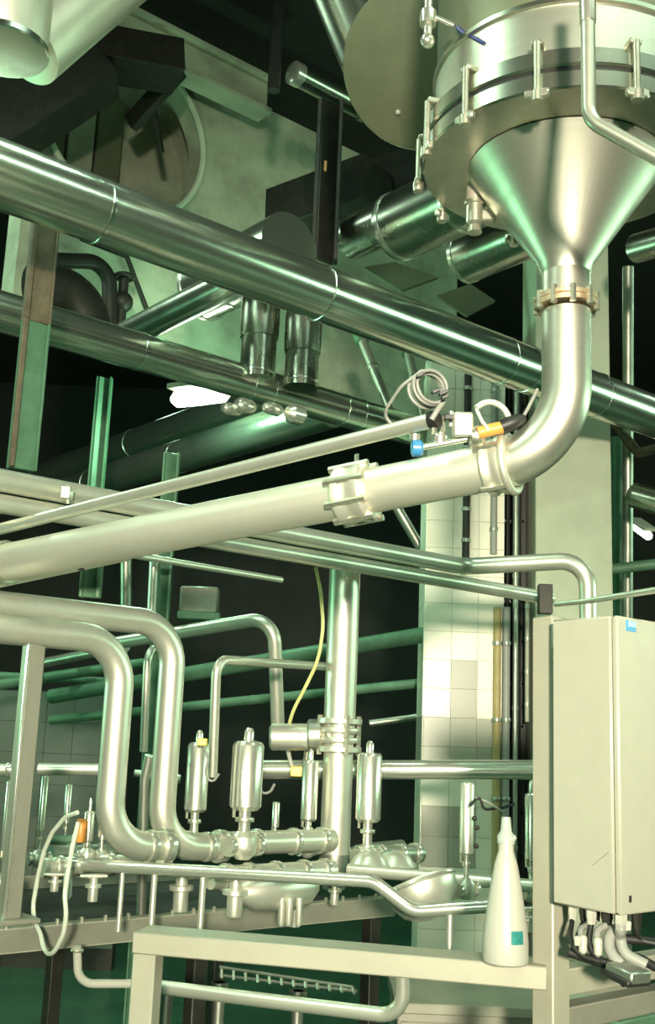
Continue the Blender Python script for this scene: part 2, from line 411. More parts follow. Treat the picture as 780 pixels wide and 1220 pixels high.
# roof beam and conduit along the top of the upper wall
P = on_plane(160, 20, wp-D2*0.25, wn)
A = to_col(P, D1, 120); B = to_col(P, D1, 318)
root = thing('roof_beam', (A+B)/2, 'pale green lit roof beam along the top of the upper wall', 'beam')
MB().bar(A, B, 0.16, 0.035).build('flange', 'concrete', root); MB().bar(A-Z*0.12, B-Z*0.12, 0.03, 0.22).build('web', 'concrete', root); MB().bar(A-Z*0.24, B-Z*0.24, 0.16, 0.035).build('flange', 'concrete', root)
P = at(352, 88, 6.0); E_ = to_col(P, D1, 432)
root = thing('conduit_pipe', (P+E_)/2, 'short capped pale pipe ending beside the black hanger under the roof', 'pipe')
MB().tube([P, E_], 0.062, 24).build('tube', 'clad_dark', root)
MB().lathe(P, -D1, [(0.066, -0.03), (0.066, 0.02), (0.05, 0.03)], 24).build('end_cap', 'bright', root)
MB().lathe(E_, D1, [(0.07, -0.02), (0.07, 0.02)], 24).build('flange', 'clad_dark', root)
pipe('hanger_rod', [at(326, 108, 5.9), V((at(326, 108, 5.9).x, at(326, 108, 5.9).y, 6.6))], 0.035, 'black', 'stubby black hanger bracket beside the capped pale pipe', 'hanger', seg=8)
P = at(394, 122, 5.6); Q = to_row(P, -Z, 312)
root = thing('hanger_post', Q, 'black steel hanger post with an orange tag, left of the dark ducts', 'post')
MB().bar(Q, P, 0.022, 0.115, D1).build('web', 'darkst', root)
for s_ in (-1, 1): MB().bar(Q+D1.cross(Z)*0+X*0.055*s_, P+X*0.055*s_, 0.022, 0.07, Y).build('flange', 'darkst', root)
MB().box(at(385, 198, 5.5), (X, Y, Z), (0.018, 0.006, 0.03), 0.003).build('tag', 'orange', root)
# dark shapes seen in and left of the round opening
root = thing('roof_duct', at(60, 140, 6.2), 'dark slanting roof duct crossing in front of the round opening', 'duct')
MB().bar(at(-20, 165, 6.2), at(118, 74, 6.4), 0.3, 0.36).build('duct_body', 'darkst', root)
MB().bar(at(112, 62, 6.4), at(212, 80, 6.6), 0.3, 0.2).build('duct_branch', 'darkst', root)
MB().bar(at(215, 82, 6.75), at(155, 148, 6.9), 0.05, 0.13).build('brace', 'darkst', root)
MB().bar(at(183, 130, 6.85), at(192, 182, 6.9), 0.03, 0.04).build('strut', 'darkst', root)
# dark curved pipes and thin bracing rod in front of the upper wall, lower left
pipe('bracing_rod', [on_plane(96, 284, wp-D2*0.2, wn), on_plane(151, 306, wp-D2*0.2, wn), on_plane(182, 388, wp-D2*0.2, wn)], 0.016, 'darkst', 'thin bent bracing rod in front of the upper wall', 'rod', seg=8)
pipe('vent_pipe', [on_plane(60, 310, wp-D2*0.3, wn), on_plane(130, 312, wp-D2*0.3, wn), on_plane(131, 395, wp-D2*0.3, wn)], 0.045, 'darkst', 'black bent vent pipe in front of the upper wall', 'pipe', 0.12)
pipe('vent_pipe', [on_plane(40, 345, wp-D2*0.45, wn), on_plane(100, 342, wp-D2*0.45, wn), on_plane(104, 410, wp-D2*0.45, wn)], 0.14, 'darkst', 'fat black bent duct low in front of the upper wall', 'duct', 0.2)
root = thing('hanging_valve', on_plane(150, 370, wp-D2*0.3, wn), 'small dark valve beside the black bent vent pipe', 'valve')
P = on_plane(148, 330, wp-D2*0.3, wn); Q = to_row(P, -Z, 390)
MB().cyl(P, Q, 0.03).build('spindle', 'darkst', root); MB().torus(P, Z, 0.05, 0.014).build('hand_wheel', 'darkst', root); MB().ball((P+Q)/2, 0.065).build('body', 'darkst', root)

# top left: mitred clad elbow
root = thing('insulated_elbow', at(40, 40, 3.1), 'pale foil clad duct elbow hanging in the top left corner', 'duct')
Pd = at(3, 62, 3.1); Pt = Pd+Z*0.5
MB().lathe(Pd, Z, [(0.118, 0), (0.124, 0.012), (0.124, 0.5)], 44).build('upright_section', 'proc', root)
MB().lathe(Pd-Z*0.004, Z, [(0.11, 0.02), (0.108, 0.006), (0.01, 0.03)], 44).build('end_plate', 'clad_dark', root)
ring(root, 'rim_band', Pd+Z*0.01, Z, 0.129, 0.022, 'band', 44)
MB().tube([at(30, 58, 3.22), at(90, 8, 3.35), at(170, -58, 3.5)], 0.115, 44).build('slanting_section', 'proc', root)

# ------------------------------------------------------------------ hopper
DH = 2.37
Hp = at(674, 330, DH)                # outlet neck centre
def hz(py): return to_row(Hp, Z, py).z
hop = thing('hopper', Hp, 'large stainless steel hopper with conical bottom hanging at top right', 'hopper')
H0 = Hp.copy(); zc0 = hz(322); zc1 = zc0+0.237       # cone bottom / top
def HL(name, prof, m, seg=64, cap=True): return MB().lathe(V((H0.x, H0.y, 0)), Z, prof, seg, cap).build(name, m, hop)
RN = 0.052
HL('cone', [(RN, zc0-0.01), (RN+0.006, zc0+0.012), (0.208, zc1-0.008), (0.214, zc1)], 'hopper', 72)
HL('outlet_neck', [(RN, zc0-0.075), (RN, zc0)], 'hopper', 40)
zfl = zc1+0.002
HL('lower_flange', [(0.2, zfl), (0.312, zfl), (0.316, zfl+0.004), (0.316, zfl+0.036), (0.312, zfl+0.04), (0.2, zfl+0.04)], 'rim', 80)
HL('gasket', [(0.3, zfl+0.038), (0.310, zfl+0.04), (0.310, zfl+0.05), (0.3, zfl+0.052)], 'black', 80)
HL('upper_flange', [(0.2, zfl+0.05), (0.312, zfl+0.05), (0.316, zfl+0.054), (0.316, zfl+0.086), (0.310, zfl+0.09), (0.2, zfl+0.09)], 'rim', 80)
HL('shell', [(0.29, zfl+0.09), (0.29, zfl+0.205)], 'hopper', 80)
HL('shell_rim', [(0.288, zfl+0.203), (0.297, zfl+0.206), (0.297, zfl+0.216), (0.288, zfl+0.219)], 'rim', 80)
HL('upper_shell', [(0.288, zfl+0.219), (0.288, zfl+1.1)], 'olive', 80)
# swing clamps round the flange
for k, ang in enumerate([-165, -140, -112, -78, -38, -5, 30, 65, 100, 140, 168]):
    a = math.radians(ang); dr = V((math.cos(a), math.sin(a), 0)); tg = Z.cross(dr)
    c = V((H0.x, H0.y, 0))+dr*0.327
    cl = MB().cyl(c+Z*(zfl-0.012), c+Z*(zfl+0.100), 0.007, seg=10).build('clamp_bolt', 'bolt', hop)
    MB().box(c+Z*(zfl-0.014), (tg, dr, Z), (0.024, 0.007, 0.009), 0.003).lathe(c+Z*(zfl-0.03), Z, [(0.012, 0), (0.013, 0.02)], 10).build('wing_nut', 'bolt', cl)
    MB().box(c+Z*(zfl+0.1)-dr*0.012, (tg, dr, Z), (0.013, 0.014, 0.006), 0.002).build('clamp_lug', 'bolt', cl)
# drain nozzle under the flange, at the left
nz = on_plane(566, 222, V((0, 0, zfl)), Z)
nzl = MB().lathe(nz-Z*0.045, Z, [(0.021, 0), (0.021, 0.05)], 20).build('drain_nozzle', 'pink', hop)
MB().lathe(nz-Z*0.10, Z, [(0.013, 0), (0.02, 0.008), (0.02, 0.05), (0.025, 0.052), (0.025, 0.06)], 20).build('nozzle_ferrule', 'bolt', nzl)
MB().box(nz-Z*0.075+X*0.025, (X, Y, Z), (0.022, 0.012, 0.014), 0.004).lathe(nz-Z*0.115, Z, [(0.017, 0), (0.013, 0.02)], 12).build('nozzle_clamp', 'bolt', nzl)
# outlet flange with stained bolts
zo = hz(362)
HL('outlet_flange', [(RN+0.002, zo-0.012), (0.068, zo-0.012), (0.068, zo-0.002), (0.064, zo), (0.068, zo+0.002), (0.068, zo+0.011), (RN, zo+0.012)], 'rust', 40)
bolts(hop, V((H0.x, H0.y, zo)), Z, 0.064, 10, 0.0075, 0.038)
# blue pen stroke on the shell
def on_shell(px, py, r):
    d = at(px, py, 1)-EYE; a = d.x**2+d.y**2; e = V((EYE.x-H0.x, EYE.y-H0.y)); b = 2*(d.x*e.x+d.y*e.y); c = e.x**2+e.y**2-r*r
    t = (-b-math.sqrt(max(0, b*b-4*a*c)))/(2*a); return EYE+d*t
MB().tube([on_shell(545, 33, 0.291), on_shell(552, 40, 0.291), on_shell(560, 43, 0.291), on_shell(568, 47, 0.291), on_shell(577, 52, 0.291)], [0.005, 0.006, 0.003, 0.005, 0.004], 8).build('pen_mark', 'ink', hop)
# bent pipe in front of the hopper
q0 = at(699, -60, 1.92); q1 = to_row(q0, -Z, 143); q2 = at(800, 198, 1.78)
root = pipe('steam_pipe', [q0, q1, q2], 0.0125, 'hopper', 'slender bent pipe running down in front of the hopper then right', 'pipe', 0.05)
ring(root, 'coupling', to_row(q0, -Z, 12), Z, 0.0145, 0.05, 'bright')
# sampling cock left of hopper
P = at(509, 52, 2.3); T = to_row(P, Z, -30)
root = thing('sampling_cock', P, 'small polished sampling cock hanging left of the hopper shell', 'valve')
MB().cyl(P+Z*0.02, T, 0.009).build('stem', 'bright', root); MB().ball(P+Z*0.006, 0.0155).build('knob', 'bright', root)
ring(root, 'collar', P+Z*0.06, Z, 0.018, 0.03, 'bright'); MB().cyl(P+Z*0.07, at(541, 31, 2.30), 0.006).build('side_arm', 'bright', root)
# olive tank end behind the hopper
te = at(502, 78, 3.5); tr = 0.255
td = (D2*0.75+D1*-0.25+Z*0.42).normalized(); fn = (EYE-te).normalized()
fn = (fn*0.92-X*0.2+Z*-0.1).normalized()
root = thing('insulated_tank', te-Z*tr, 'olive lagged tank with a round flat end between roof and hopper', 'tank')
MB().lathe(te, -fn, [(tr, 0), (tr, 0.55)], 56).build('tank_body', 'clad_dark', root)
MB().lathe(te, fn, [(tr+0.004, -0.01), (tr+0.004, 0.004), (tr-0.015, 0.012), (0.01, 0.014)], 56).build('end_plate', 'olive', root)
ring(root, 'rim_band', te-fn*0.01, fn, tr+0.008, 0.012, 'clad', 56)
MB().ball(on_plane(474, 134, te+fn*0.016, fn), 0.009).build('rivet', 'plastic', root)
for (a_, b_, r_) in (((395, -40, 3.75), (440, 70, 3.7), 0.10), ((372, -40, 3.85), (428, 66, 3.8), 0.035)):
    MB().tube(W([a_, b_]), r_, 32).build('branch_duct', 'clad_dark', root)

# ------------------------------------------------------------------ process pipe
pl0 = at(0, 672, 3.0); pk = at(668, 549, 2.36)
zout = V((H0.x, H0.y, zo-0.02)); pk = V((H0.x, H0.y, pk.z))
pdir = (pl0-pk).normalized()
R_P = 0.0525
ppts = fil([zout, pk, pk+pdir*1.0], 0.165, 16)
root = thing('process_pipe', (pk+pl0)/2-Z*R_P, 'cream steel product pipe sloping from the hopper outlet down to the left', 'pipe')
i_end = ppts[-2]
MB().tube(ppts[:-1], R_P, 36).build('elbow', 'hopper', root)
def along_p(px):
    return to_col(i_end, pdir, px)
seg_cut = [i_end, along_p(590), along_p(425), along_p(10), along_p(-60)]
for i in range(4): MB().tube([seg_cut[i], seg_cut[i].lerp(seg_cut[i+1], 0.5), seg_cut[i+1]], R_P*(0.985 if i % 2 else 1), 36).build('pipe_section', 'proc', root)
def jaw(c, d, r, w, m='proc'):
    g = MB().lathe(c-d*w/2, d, [(r*0.86, 0), (r, w*0.12), (r, w*0.3), (r*0.93, w*0.42), (r*0.93, w*0.58), (r, w*0.7), (r, w*0.88), (r*0.86, w)], 40)
    return g.build('coupling', m, root)
c = along_p(424); ck = jaw(c, pdir, 0.070, 0.085)
bolts(ck, c+pdir*0.0, pdir, 0.066, 8, 0.0085, 0.10, a0=0.3)
MB().box(at(424, 566, 2.505), (pdir, Y, Z), (0.006, 0.004, 0.05), 0.002).build('jaw_bridge', 'bolt', ck)
c = along_p(592); ck = jaw(c, pdir, 0.0645, 0.05)
MB().torus(c+pdir*-0.03, pdir, 0.062, 0.009).build('clamp_ring', 'proc', ck)
bolts(ck, c, pdir, 0.063, 4, 0.007, 0.06, a0=0.5)
c = along_p(6); ck = jaw(c, pdir, 0.062, 0.03, 'bolt')
# support angle under the pipe
root = thing('support_bracket', at(70, 690, 3.05), 'thin angle bracket under the left end of the cream product pipe', 'bracket')
MB().bar(at(-20, 700, 3.08), at(152, 664, 2.98), 0.04, 0.012).build('angle', 'proc', root); MB().box(at(96, 674, 3.0), (X, Y, Z), (0.008, 0.02, 0.012), 0.002).build('clip', 'darkst', root)
MB().bar(at(30, 692, 3.06), at(30, 660, 3.06), 0.03, 0.01, Y).build('strut', 'proc', root)

# thin tube above the product pipe
ta = at(-30, 638, 3.1); tb = at(517, 500, 2.3)
root = pipe('guide_tube', [ta, ta.lerp(tb, 0.5), tb], 0.0165, 'pipe', 'slim straight tube running parallel above the cream product pipe', 'pipe')
tdir = (tb-ta).normalized()
ring(root, 'end_clamp', tb, tdir, 0.0195, 0.02, 'black')
MB().cyl(tb+Z*0.02, tb-Z*0.03, 0.006, seg=8).build('clamp_screw', 'bolt', root)
# hose coil
cc = at(511, 463, 2.3); fr = V((0.35, -0.9, 0.05)).normalized()
root = thing('hose_coil', cc-Z*0.05, 'coil of grey cable tied up above the end of the slim tube', 'cable')
for k in range(5):
    MB().torus(cc+fr*(0.007*(k-2))+X*0.002*((k*7) % 3-1), (fr+V((0.03*(k-2), 0, 0.03*(k % 2)))).normalized(), 0.038-0.0024*(k % 3), 0.0036, 40, 8).build('cable_turn', 'cable', root)
MB().tube(fil(W([(503, 441, 2.29), (478, 460, 2.3), (461, 485, 2.33), (458, 496, 2.35), (466, 505, 2.35)]), 0.05, 6), 0.0036, 10).build('cable_tail', 'cable', root)
MB().tube(fil(W([(528, 478, 2.29), (520, 490, 2.28), (514, 500, 2.28)]), 0.03, 6), 0.006, 10).build('cable_tail', 'cable', root)
for (px, py, rr) in ((500, 447, .8), (519, 466, .9), (528, 468, 1.), (530, 473, .8)):
    MB().box(at(px, py, 2.27), (RT+UP*0.4, FW, UP), (0.010*rr, 0.012, 0.0035), 0.001).build('cable_tie', 'black', root)
# instrument valve on the product pipe
P = at(540, 530, 2.36)
root = thing('instrument_valve', P, 'small instrument valve set with blue knob and orange grip on the product pipe', 'valve')
MB().cyl(at(497, 534, 2.34), at(556, 523, 2.34), 0.0065).build('spindle', 'bright', root)
kb = at(496, 534, 2.33); MB().lathe(kb-X*0.012, X, [(0.012, 0), (0.0185, 0.004), (0.0185, 0.02), (0.013, 0.026)], 20).build('blue_knob', 'blue', root, 'round blue knob')
MB().cyl(at(494, 524, 2.34), at(494, 517, 2.34), 0.012).build('knob_stem', 'bright', root)
MB().lathe(at(524, 530, 2.35), UP, [(0.016, 0), (0.016, 0.02), (0.01, 0.026), (0.013, 0.03), (0.013, 0.06)], 18).build('valve_body', 'bright', root)
MB().box(at(551, 506, 2.33), (RT, FW, UP), (0.022, 0.016, 0.026), 0.005).build('bracket', 'proc', root)
MB().lathe(at(566, 520, 2.33)-RT*0.01, RT, [(0.02, 0), (0.024, 0.01), (0.024, 0.022), (0.016, 0.03)], 20).build('union_nut', 'bolt', root)
MB().cyl(at(569, 516, 2.31), at(598, 509, 2.31), 0.0135).build('orange_grip', 'orange', root, 'orange grip')
MB().lathe(at(597, 509, 2.31), (at(625, 498, 2.31)-at(597, 509, 2.31)), [(0.015, 0), (0.017, 0.02), (0.014, 0.045), (0.007, 0.055)], 18).build('black_plug', 'black', root, 'black cable plug')
MB().cyl(at(560, 528, 2.34), at(600, 545, 2.36), 0.012).build('lower_stem', 'bright', root)
MB().cyl(at(556, 500, 2.33), at(570, 545, 2.35), 0.010).build('pipe_saddle', 'bright', root)
MB().tube(fil(W([(567, 486, 2.3), (580, 477, 2.31), (600, 484, 2.32), (607, 500, 2.31)]), 0.04, 8), 0.0065, 12).build('loop_hose', 'hose', root)
MB().tube(fil(W([(567, 487, 2.3), (574, 502, 2.3), (582, 512, 2.3)]), 0.03, 6), 0.004, 10).build('loop_hose', 'hose', root)
MB().tube(fil(W([(622, 498, 2.31), (628, 488, 2.33), (640, 464, 2.36)]), 0.03, 6), 0.004, 10).build('sensor_cable', 'cable', root)
MB().box(at(540, 497, 2.33), (RT, FW, UP), (0.02, 0.012, 0.006), 0.002).build('cable_tie', 'black', root)
MB().cyl(at(537, 508, 2.35), at(537, 490, 2.35), 0.006).build('spigot', 'bright', root)

# ------------------------------------------------------------------ green pair below the product pipe (D1)
E1 = at(0, 572, 3.1); e1b = to_col(E1, D1, 552)
e1c = at(684, 667, 4.15); e1d = to_row(e1c, -Z, 820)
root = pipe('branch_pipe', [to_col(E1, D1, -60), e1b, e1c+RT*0.05, e1d+RT*0.05], 0.033, 'pipe', 'upper green lit pipe of the pair, bending down behind the control cabinet', 'pipe', 0.10)
ring(root, 'weld_ring', e1b, D1, 0.0345, 0.012, 'bright')
E2 = at(0, 600, 3.1)
root = pipe('branch_pipe', [to_col(E2, D1, -60), to_col(E2, D1, 655)], 0.028, 'pipe', 'lower green lit pipe of the pair, ending at the cabinet post', 'pipe')
MB().box(at(649, 714, 4.4), (X, Y, Z), (0.028, 0.02, 0.06), 0.003).build('end_bracket', 'darkst', root)
pipe('conduit_rod', [at(662, 720, 2.6), at(700, 716, 2.3), at(800, 700, 1.9)], 0.0062, 'pipe', 'thin straight rod passing over the top of the control cabinet', 'rod', seg=10)
root = thing('pipe_clamp_bracket', at(80, 590, 3.2), 'small bright clamp on the green pipe pair at left', 'clamp')
MB().box(at(80, 588, 3.15), (X, Y, Z), (0.014, 0.02, 0.018), 0.003).build('clip', 'bright', root); MB().cyl(at(80, 600, 3.15), at(80, 578, 3.15), 0.006, seg=8).build('bolt', 'bolt', root)

# S-shaped pipes at left
def spipe(px, py, d, px_v, py_bot, px_end, label):
    S = at(px, py, d); cnr = to_col(S, D1, px_v); bot = to_row(cnr, -Z, py_bot); e = to_col(bot, D1, px_end)
    root = pipe('transfer_pipe', [to_col(S, D1, -70), cnr, bot, e], 0.041, 'pipe', label, 'pipe', 0.13, seg=24)
    ring(root, 'end_ferrule', e, D1, 0.052, 0.03, 'bright')
    ring(root, 'end_ferrule', e-D1*0.05, D1, 0.046, 0.02, 'bright'); return cnr, bot, e
s1 = spipe(0, 721, 3.1, 208, 1011, 262, 'right one of the two thick cream pipes bending down at left')
s2 = spipe(0, 749, 2.95, 146, 1010, 196, 'left one of the two thick cream pipes bending down at left')

# left square post
P = at(41, 768, 2.95); Q = to_row(P, -Z, 1098)
root = thing('square_post', Q, 'grey square steel post with bright edge standing on the skid at left', 'post')
MB().bar(Q, P, 0.045, 0.05, D1, 0.005).build('post_tube', 'post', root)
MB().bar(Q-D1*0.024-D2*0.022, P-D1*0.024-D2*0.022, 0.010, 0.010, D1, 0.002).build('edge_bar', 'bright', root)
MB().box(Q+Z*0.006, (D1, D2, Z), (0.06, 0.06, 0.006), 0.002).build('foot_plate', 'post', root)
# upper left post (I section)
P = at(55, 262, 4.1); Q = to_row(P, -Z, 560)
root = thing('rack_post', Q, 'weathered pipe rack post, brown above and green below, at upper left', 'post')
mid = to_row(P, -Z, 385)
for (a_, b_, m_) in ((mid, P, 'brown'), (Q, mid, 'greenp')):
    MB().bar(a_, b_, 0.03, 0.085, D1).build('web', m_, root)
    for s_ in (-1, 1): MB().bar(a_+D1*0.043*s_, b_+D1*0.043*s_, 0.05, 0.01, D1).build('flange', m_, root)
    MB().bar(a_-D1*0.05-D2*0.025, b_-D1*0.05-D2*0.025, 0.014, 0.02, D1).build('edge_strip', 'brown', root)
MB().ball(at(16, 555, 4.0), 0.02).build('foot_bolt', 'darkst', root)

# ------------------------------------------------------------------ vertical pipe with coupling
P = at(411, 674, 4.1); Q = to_row(P, -Z, 1038)
root = thing('riser_pipe', Q, 'thick upright cream pipe with a ribbed coupling in the middle', 'pipe')
zcou = to_row(P, -Z, 876)
MB().tube([P, (P+zcou)/2, zcou], 0.058, 32).build('upper_section', 'pipe', root)
MB().tube([zcou, (zcou+Q)/2, Q+Z*0.04], 0.054, 32).build('lower_section', 'pipe', root)
MB().lathe(Q-Z*0.06, Z, [(0.04, 0), (0.046, 0.06), (0.055, 0.1), (0.055, 0.12)], 28).build('reducer', 'dull', root)
for dz in (0.05, 0.017, -0.017, -0.05):
    ring(root, 'coupling_ring', zcou+Z*dz, Z, 0.077 if abs(dz) < .03 else 0.083, 0.021, 'pipe', 36)
for k in range(4):
    a = math.radians(20+90*k); dr = V((math.cos(a), math.sin(a), 0))
    MB().cyl(zcou+dr*0.076-Z*0.07, zcou+dr*0.076+Z*0.07, 0.0095, seg=8).build('bolt', 'bolt', root)
# actuator to the left of the coupling
aL = zcou+V((0, 0, 0))-RT*0.253-Z*0.006; aR = zcou-RT*0.086
root = thing('pneumatic_actuator', (aL+aR)/2-Z*0.04, 'horizontal cylinder actuator attached left of the ribbed coupling', 'actuator')
MB().lathe(aL, RT, [(0.036, 0), (0.048, 0.009), (0.048, 0.15), (0.042, 0.155)], 32).build('cylinder', 'pipe', root)
MB().lathe(aR-RT*0.03, RT, [(0.05, 0), (0.058, 0.007), (0.058, 0.047), (0.035, 0.065)], 32).build('mounting_flange', 'dull', root)
MB().tube(fil(W([(343, 894, 4.05), (346, 908, 4.03), (351, 920, 4.02)]), 0.03), 0.008, 10).build('air_hose', 'plastic', root)
MB().box(at(354, 919, 4.02), (X, Y, Z), (0.026, 0.014, 0.019), 0.004).build('yellow_plug', 'yellow', root, 'yellow cable plug')
MB().cyl(at(366, 895, 4.05), at(364, 916, 4.05), 0.013).build('spigot', 'bolt', root)
pipe('signal_cable', fil(W([(376, 676, 3.98), (382, 705, 3.98), (385, 745, 3.97), (380, 785, 3.96), (362, 822, 3.97), (347, 850, 4.0), (344, 866, 4.03)]), 0.3, 5), 0.0068, 'ycable', 'yellow cable hanging in a curve left of the upright cream pipe', 'cable', seg=10)

# ------------------------------------------------------------------ pipes in the middle distance
mid_pipes = [
 ('branch_pipe', [(120, 769, 5.0), (326, 735, 4.6), (331, 868, 4.65)], 0.029, 'pipe', 'bent pipe coming from the left and dropping to the cylinder actuator', 0.09),
 ('branch_pipe', [(400, 795, 4.5), (258, 786, 3.75), (253, 925, 3.75)], 0.017, 'pipe', 'thin bent pipe dropping between the two tall valve cylinders', 0.05),
 ('branch_pipe', [(212, 770, 4.6), (176, 774, 4.3), (171, 895, 4.3)], 0.016, 'pipe', 'thin bent pipe between the two thick cream pipes', 0.06),
 ('background_pipe', [(60, 830, 6.4), (506, 756, 5.8)], 0.042, 'greenp', 'green background pipe rising towards the tiled column', None),
 ('background_pipe', [(60, 858, 6.9), (500, 814, 6.3)], 0.028, 'greenp', 'thin green background pipe below the rising one', None),
 ('background_pipe', [(150, 660, 4.9), (335, 691, 5.6)], 0.016, 'pipe', 'very thin green pipe behind the thick cream pipe bends', None),
 ('background_pipe', [(-30, 820, 6.0), (170, 790, 6.6)], 0.03, 'greenp', 'short green pipe across the back at far left', None),
 ('background_pipe', [(-30, 804, 6.2), (130, 812, 6.8)], 0.025, 'greenp', 'grey green pipe crossing behind the square post', None),
 ('background_pipe', [(40, 792, 6.8), (140, 772, 6.6)], 0.03, 'dull', 'dull steel pipe high behind the square post', None),
 ('background_pipe', [(52, 762, 6.6), (150, 770, 6.2)], 0.035, 'dull', 'topmost dull pipe behind the square post', None),
 ('background_pipe', [(180, 735, 5.2), (184, 655, 5.2)], 0.022, 'pipe', 'short upright steel pipe above the thick cream bends', None),
 ('background_pipe', [(150, 735, 5.4), (150, 655, 5.4)], 0.028, 'dull', 'dull upright pipe above the left thick cream bend', None),
 ('background_pipe', [(440, 1012, 5.0), (478, 1008, 5.2)], 0.03, 'dull', 'dull short pipe behind the foot of the upright cream pipe', None),
 ('background_pipe', [(168, 1092, 3.6), (172, 930, 3.6), (178, 900, 3.6)], 0.016, 'dull', 'dull upright rod between the two thick cream pipes', None),
 ('background_pipe', [(530, 850, 9), (440, 862, 9)], 0.03, 'dull', 'faint pipe far back beside the tiled column', None),
]
for nm, pts, r, m, lab, fr_ in mid_pipes: pipe(nm, W(pts), r, m, lab, 'pipe', fr_)
# green posts in the back
for (px, y0, y1, d, w, lab) in ((205, 540, 738, 5.6, 0.07, 'green post behind the product pipe, right one'), (112, 652, 712, 3.28, 0.05, 'short green strut between the product pipe and the thick cream pipes'), (125, 450, 600, 6.6, 0.08, 'dark green post far behind the rack post')):
    P = at(px, y0, d); Q = to_row(P, -Z, y1)
    if px == 205: Q.z = 0
    root = thing('rack_post', Q, lab, 'post')
    MB().bar(Q, P, 0.015, w, D1).build('web', 'greenp', root)
    for s_ in (-1, 1): MB().bar(Q+X*w/2*s_, P+X*w/2*s_, 0.012, w*0.7, Y).build('flange', 'greenp', root)
root = thing('switch_box', at(232, 715, 5.6), 'pale box on the green lit wall behind the thick cream bend', 'box')
MB().box(at(238, 716, 5.7), (X, Y, Z), (0.10, 0.06, 0.07), 0.01).build('body', 'post', root); MB().box(at(238, 735, 5.65), (X, Y, Z), (0.11, 0.07, 0.02), 0.005).build('ledge', 'greenp', root)
# diagonal braces right of middle
for (p, lab) in ((((428, 398, 6.4), (466, 490, 6.0)), 'left of the two slanting tubes beside the cable coil'), (((484, 412, 6.6), (506, 500, 6.2)), 'right of the two slanting tubes beside the cable coil')):
    a_, b_ = W(p); root = thing('brace_tube', b_, lab, 'brace')
    MB().tube([a_, b_], 0.026, 14).build('tube', 'pipe', root); ring(root, 'collar', a_.lerp(b_, 0.05), b_-a_, 0.04, 0.08, 'greenp'); ring(root, 'collar', a_.lerp(b_, 0.45), b_-a_, 0.032, 0.03, 'bright')
for (p, lab) in ((((470, 600, 6.4), (505, 660, 6.4)), 'faint slanting tube under the coupling of the product pipe'),):
    pipe('brace_tube', W(p), 0.03, 'dull', lab, 'brace')
# lamps
for (a_, b_, lab) in (((206, 476, 6.25), (272, 468, 6.0), 'glowing fluorescent lamp seen below the second clad pipe'), ((756, 627, 9.5), (774, 640, 9.2), 'far off fluorescent lamp at the right edge')):
    A, B = W((a_, b_)); root = thing('fluorescent_lamp', (A+B)/2, lab, 'lamp')
    MB().tube([A, A.lerp(B, .1), A.lerp(B, .9), B], [0.022, 0.05, 0.05, 0.022] if a_[2] < 7 else [0.02, 0.035, 0.035, 0.02], 20).build('diffuser', 'lampw', root)
    MB().bar(A+Z*0.065, B+Z*0.065, 0.12, 0.03).build('housing', 'frame', root)
pl_ = bpy.data.lights.new('lamp_glow', 'POINT'); pl_.energy = 40; pl_.color = (0.45, 1.0, 0.62); pl_.shadow_soft_size = 0.06
po = bpy.data.objects.new('lamp_glow', pl_); C.objects.link(po); po.location = at(240, 486, 6.25)

# ------------------------------------------------------------------ conduits beside the columns
zt_ = at(605, 395, 5.7).z
for (px, r, m, lab, y0, y1) in ((597, 0.020, 'tan', 'tan conduit running up the right side of the tiled column', 720, 1100), (608, 0.020, 'cable', 'grey conduit beside the tan one at the columns', 720, 1100), (630, 0.014, 'dull', 'thin dull conduit nearest the plaster column', 440, 1100), (604, 0.018, 'cable', 'short grey conduit above the tan one', 410, 660), (634, 0.012, 'frame', 'pale thin conduit against the plaster column', 700, 860)):
    P = at(px, y0, 5.6); P = V((P.x, ca.y-0.035, P.z)); Q = to_row(P, -Z, y1)
    root = thing('conduit', Q, lab, 'conduit'); MB().cyl(Q, P, r, seg=14).build('tube', m, root)
    for k in range(4): ring(root, 'saddle', P.lerp(Q, 0.12+0.25*k), Z, r*1.25, 0.02, 'dull', 14)
root = thing('cable_ladder', at(618, 900, 5.75), 'black cable ladder in the gap between the two columns', 'cable ladder')
P = at(619, 390, 5.9); P.y = ca.y+0.03
for dx in (-0.075, 0.075):
    MB().bar(V((P.x+dx, P.y+0.1, 0.3)), V((P.x+dx, P.y+0.1, P.z)), 0.02, 0.03, X).build('rail', 'black', root)
for k in range(4): MB().cyl(V((P.x-0.045+0.03*k, P.y+0.06, 0.3)), V((P.x-0.045+0.03*k, P.y+0.06, P.z)), 0.012, seg=8).build('cable', 'black', root)
for k in range(14): MB().bar(V((P.x-0.08, P.y+0.1, 0.5+0.22*k)), V((P.x+0.08, P.y+0.1, 0.5+0.22*k)), 0.02, 0.02).build('rung', 'dull', root)
MB().box(V((P.x, P.y+0.2, P.z/2)), (X, Y, Z), (0.14, 0.02, P.z/2)).build('wall_panel', 'darkst', colp)
P = at(566, 425, 5.72); P.y = ca.y-0.025; Q = to_row(P, -Z, 672)
root = thing('conduit', Q, 'dark cable conduit down the middle of the tiled column', 'conduit')
MB().cyl(Q, P, 0.02, seg=12).build('tube', 'darkst', root)
for k in range(6): ring(root, 'saddle', P.lerp(Q, 0.08+0.16*k), Z, 0.026, 0.02, 'dull', 12)

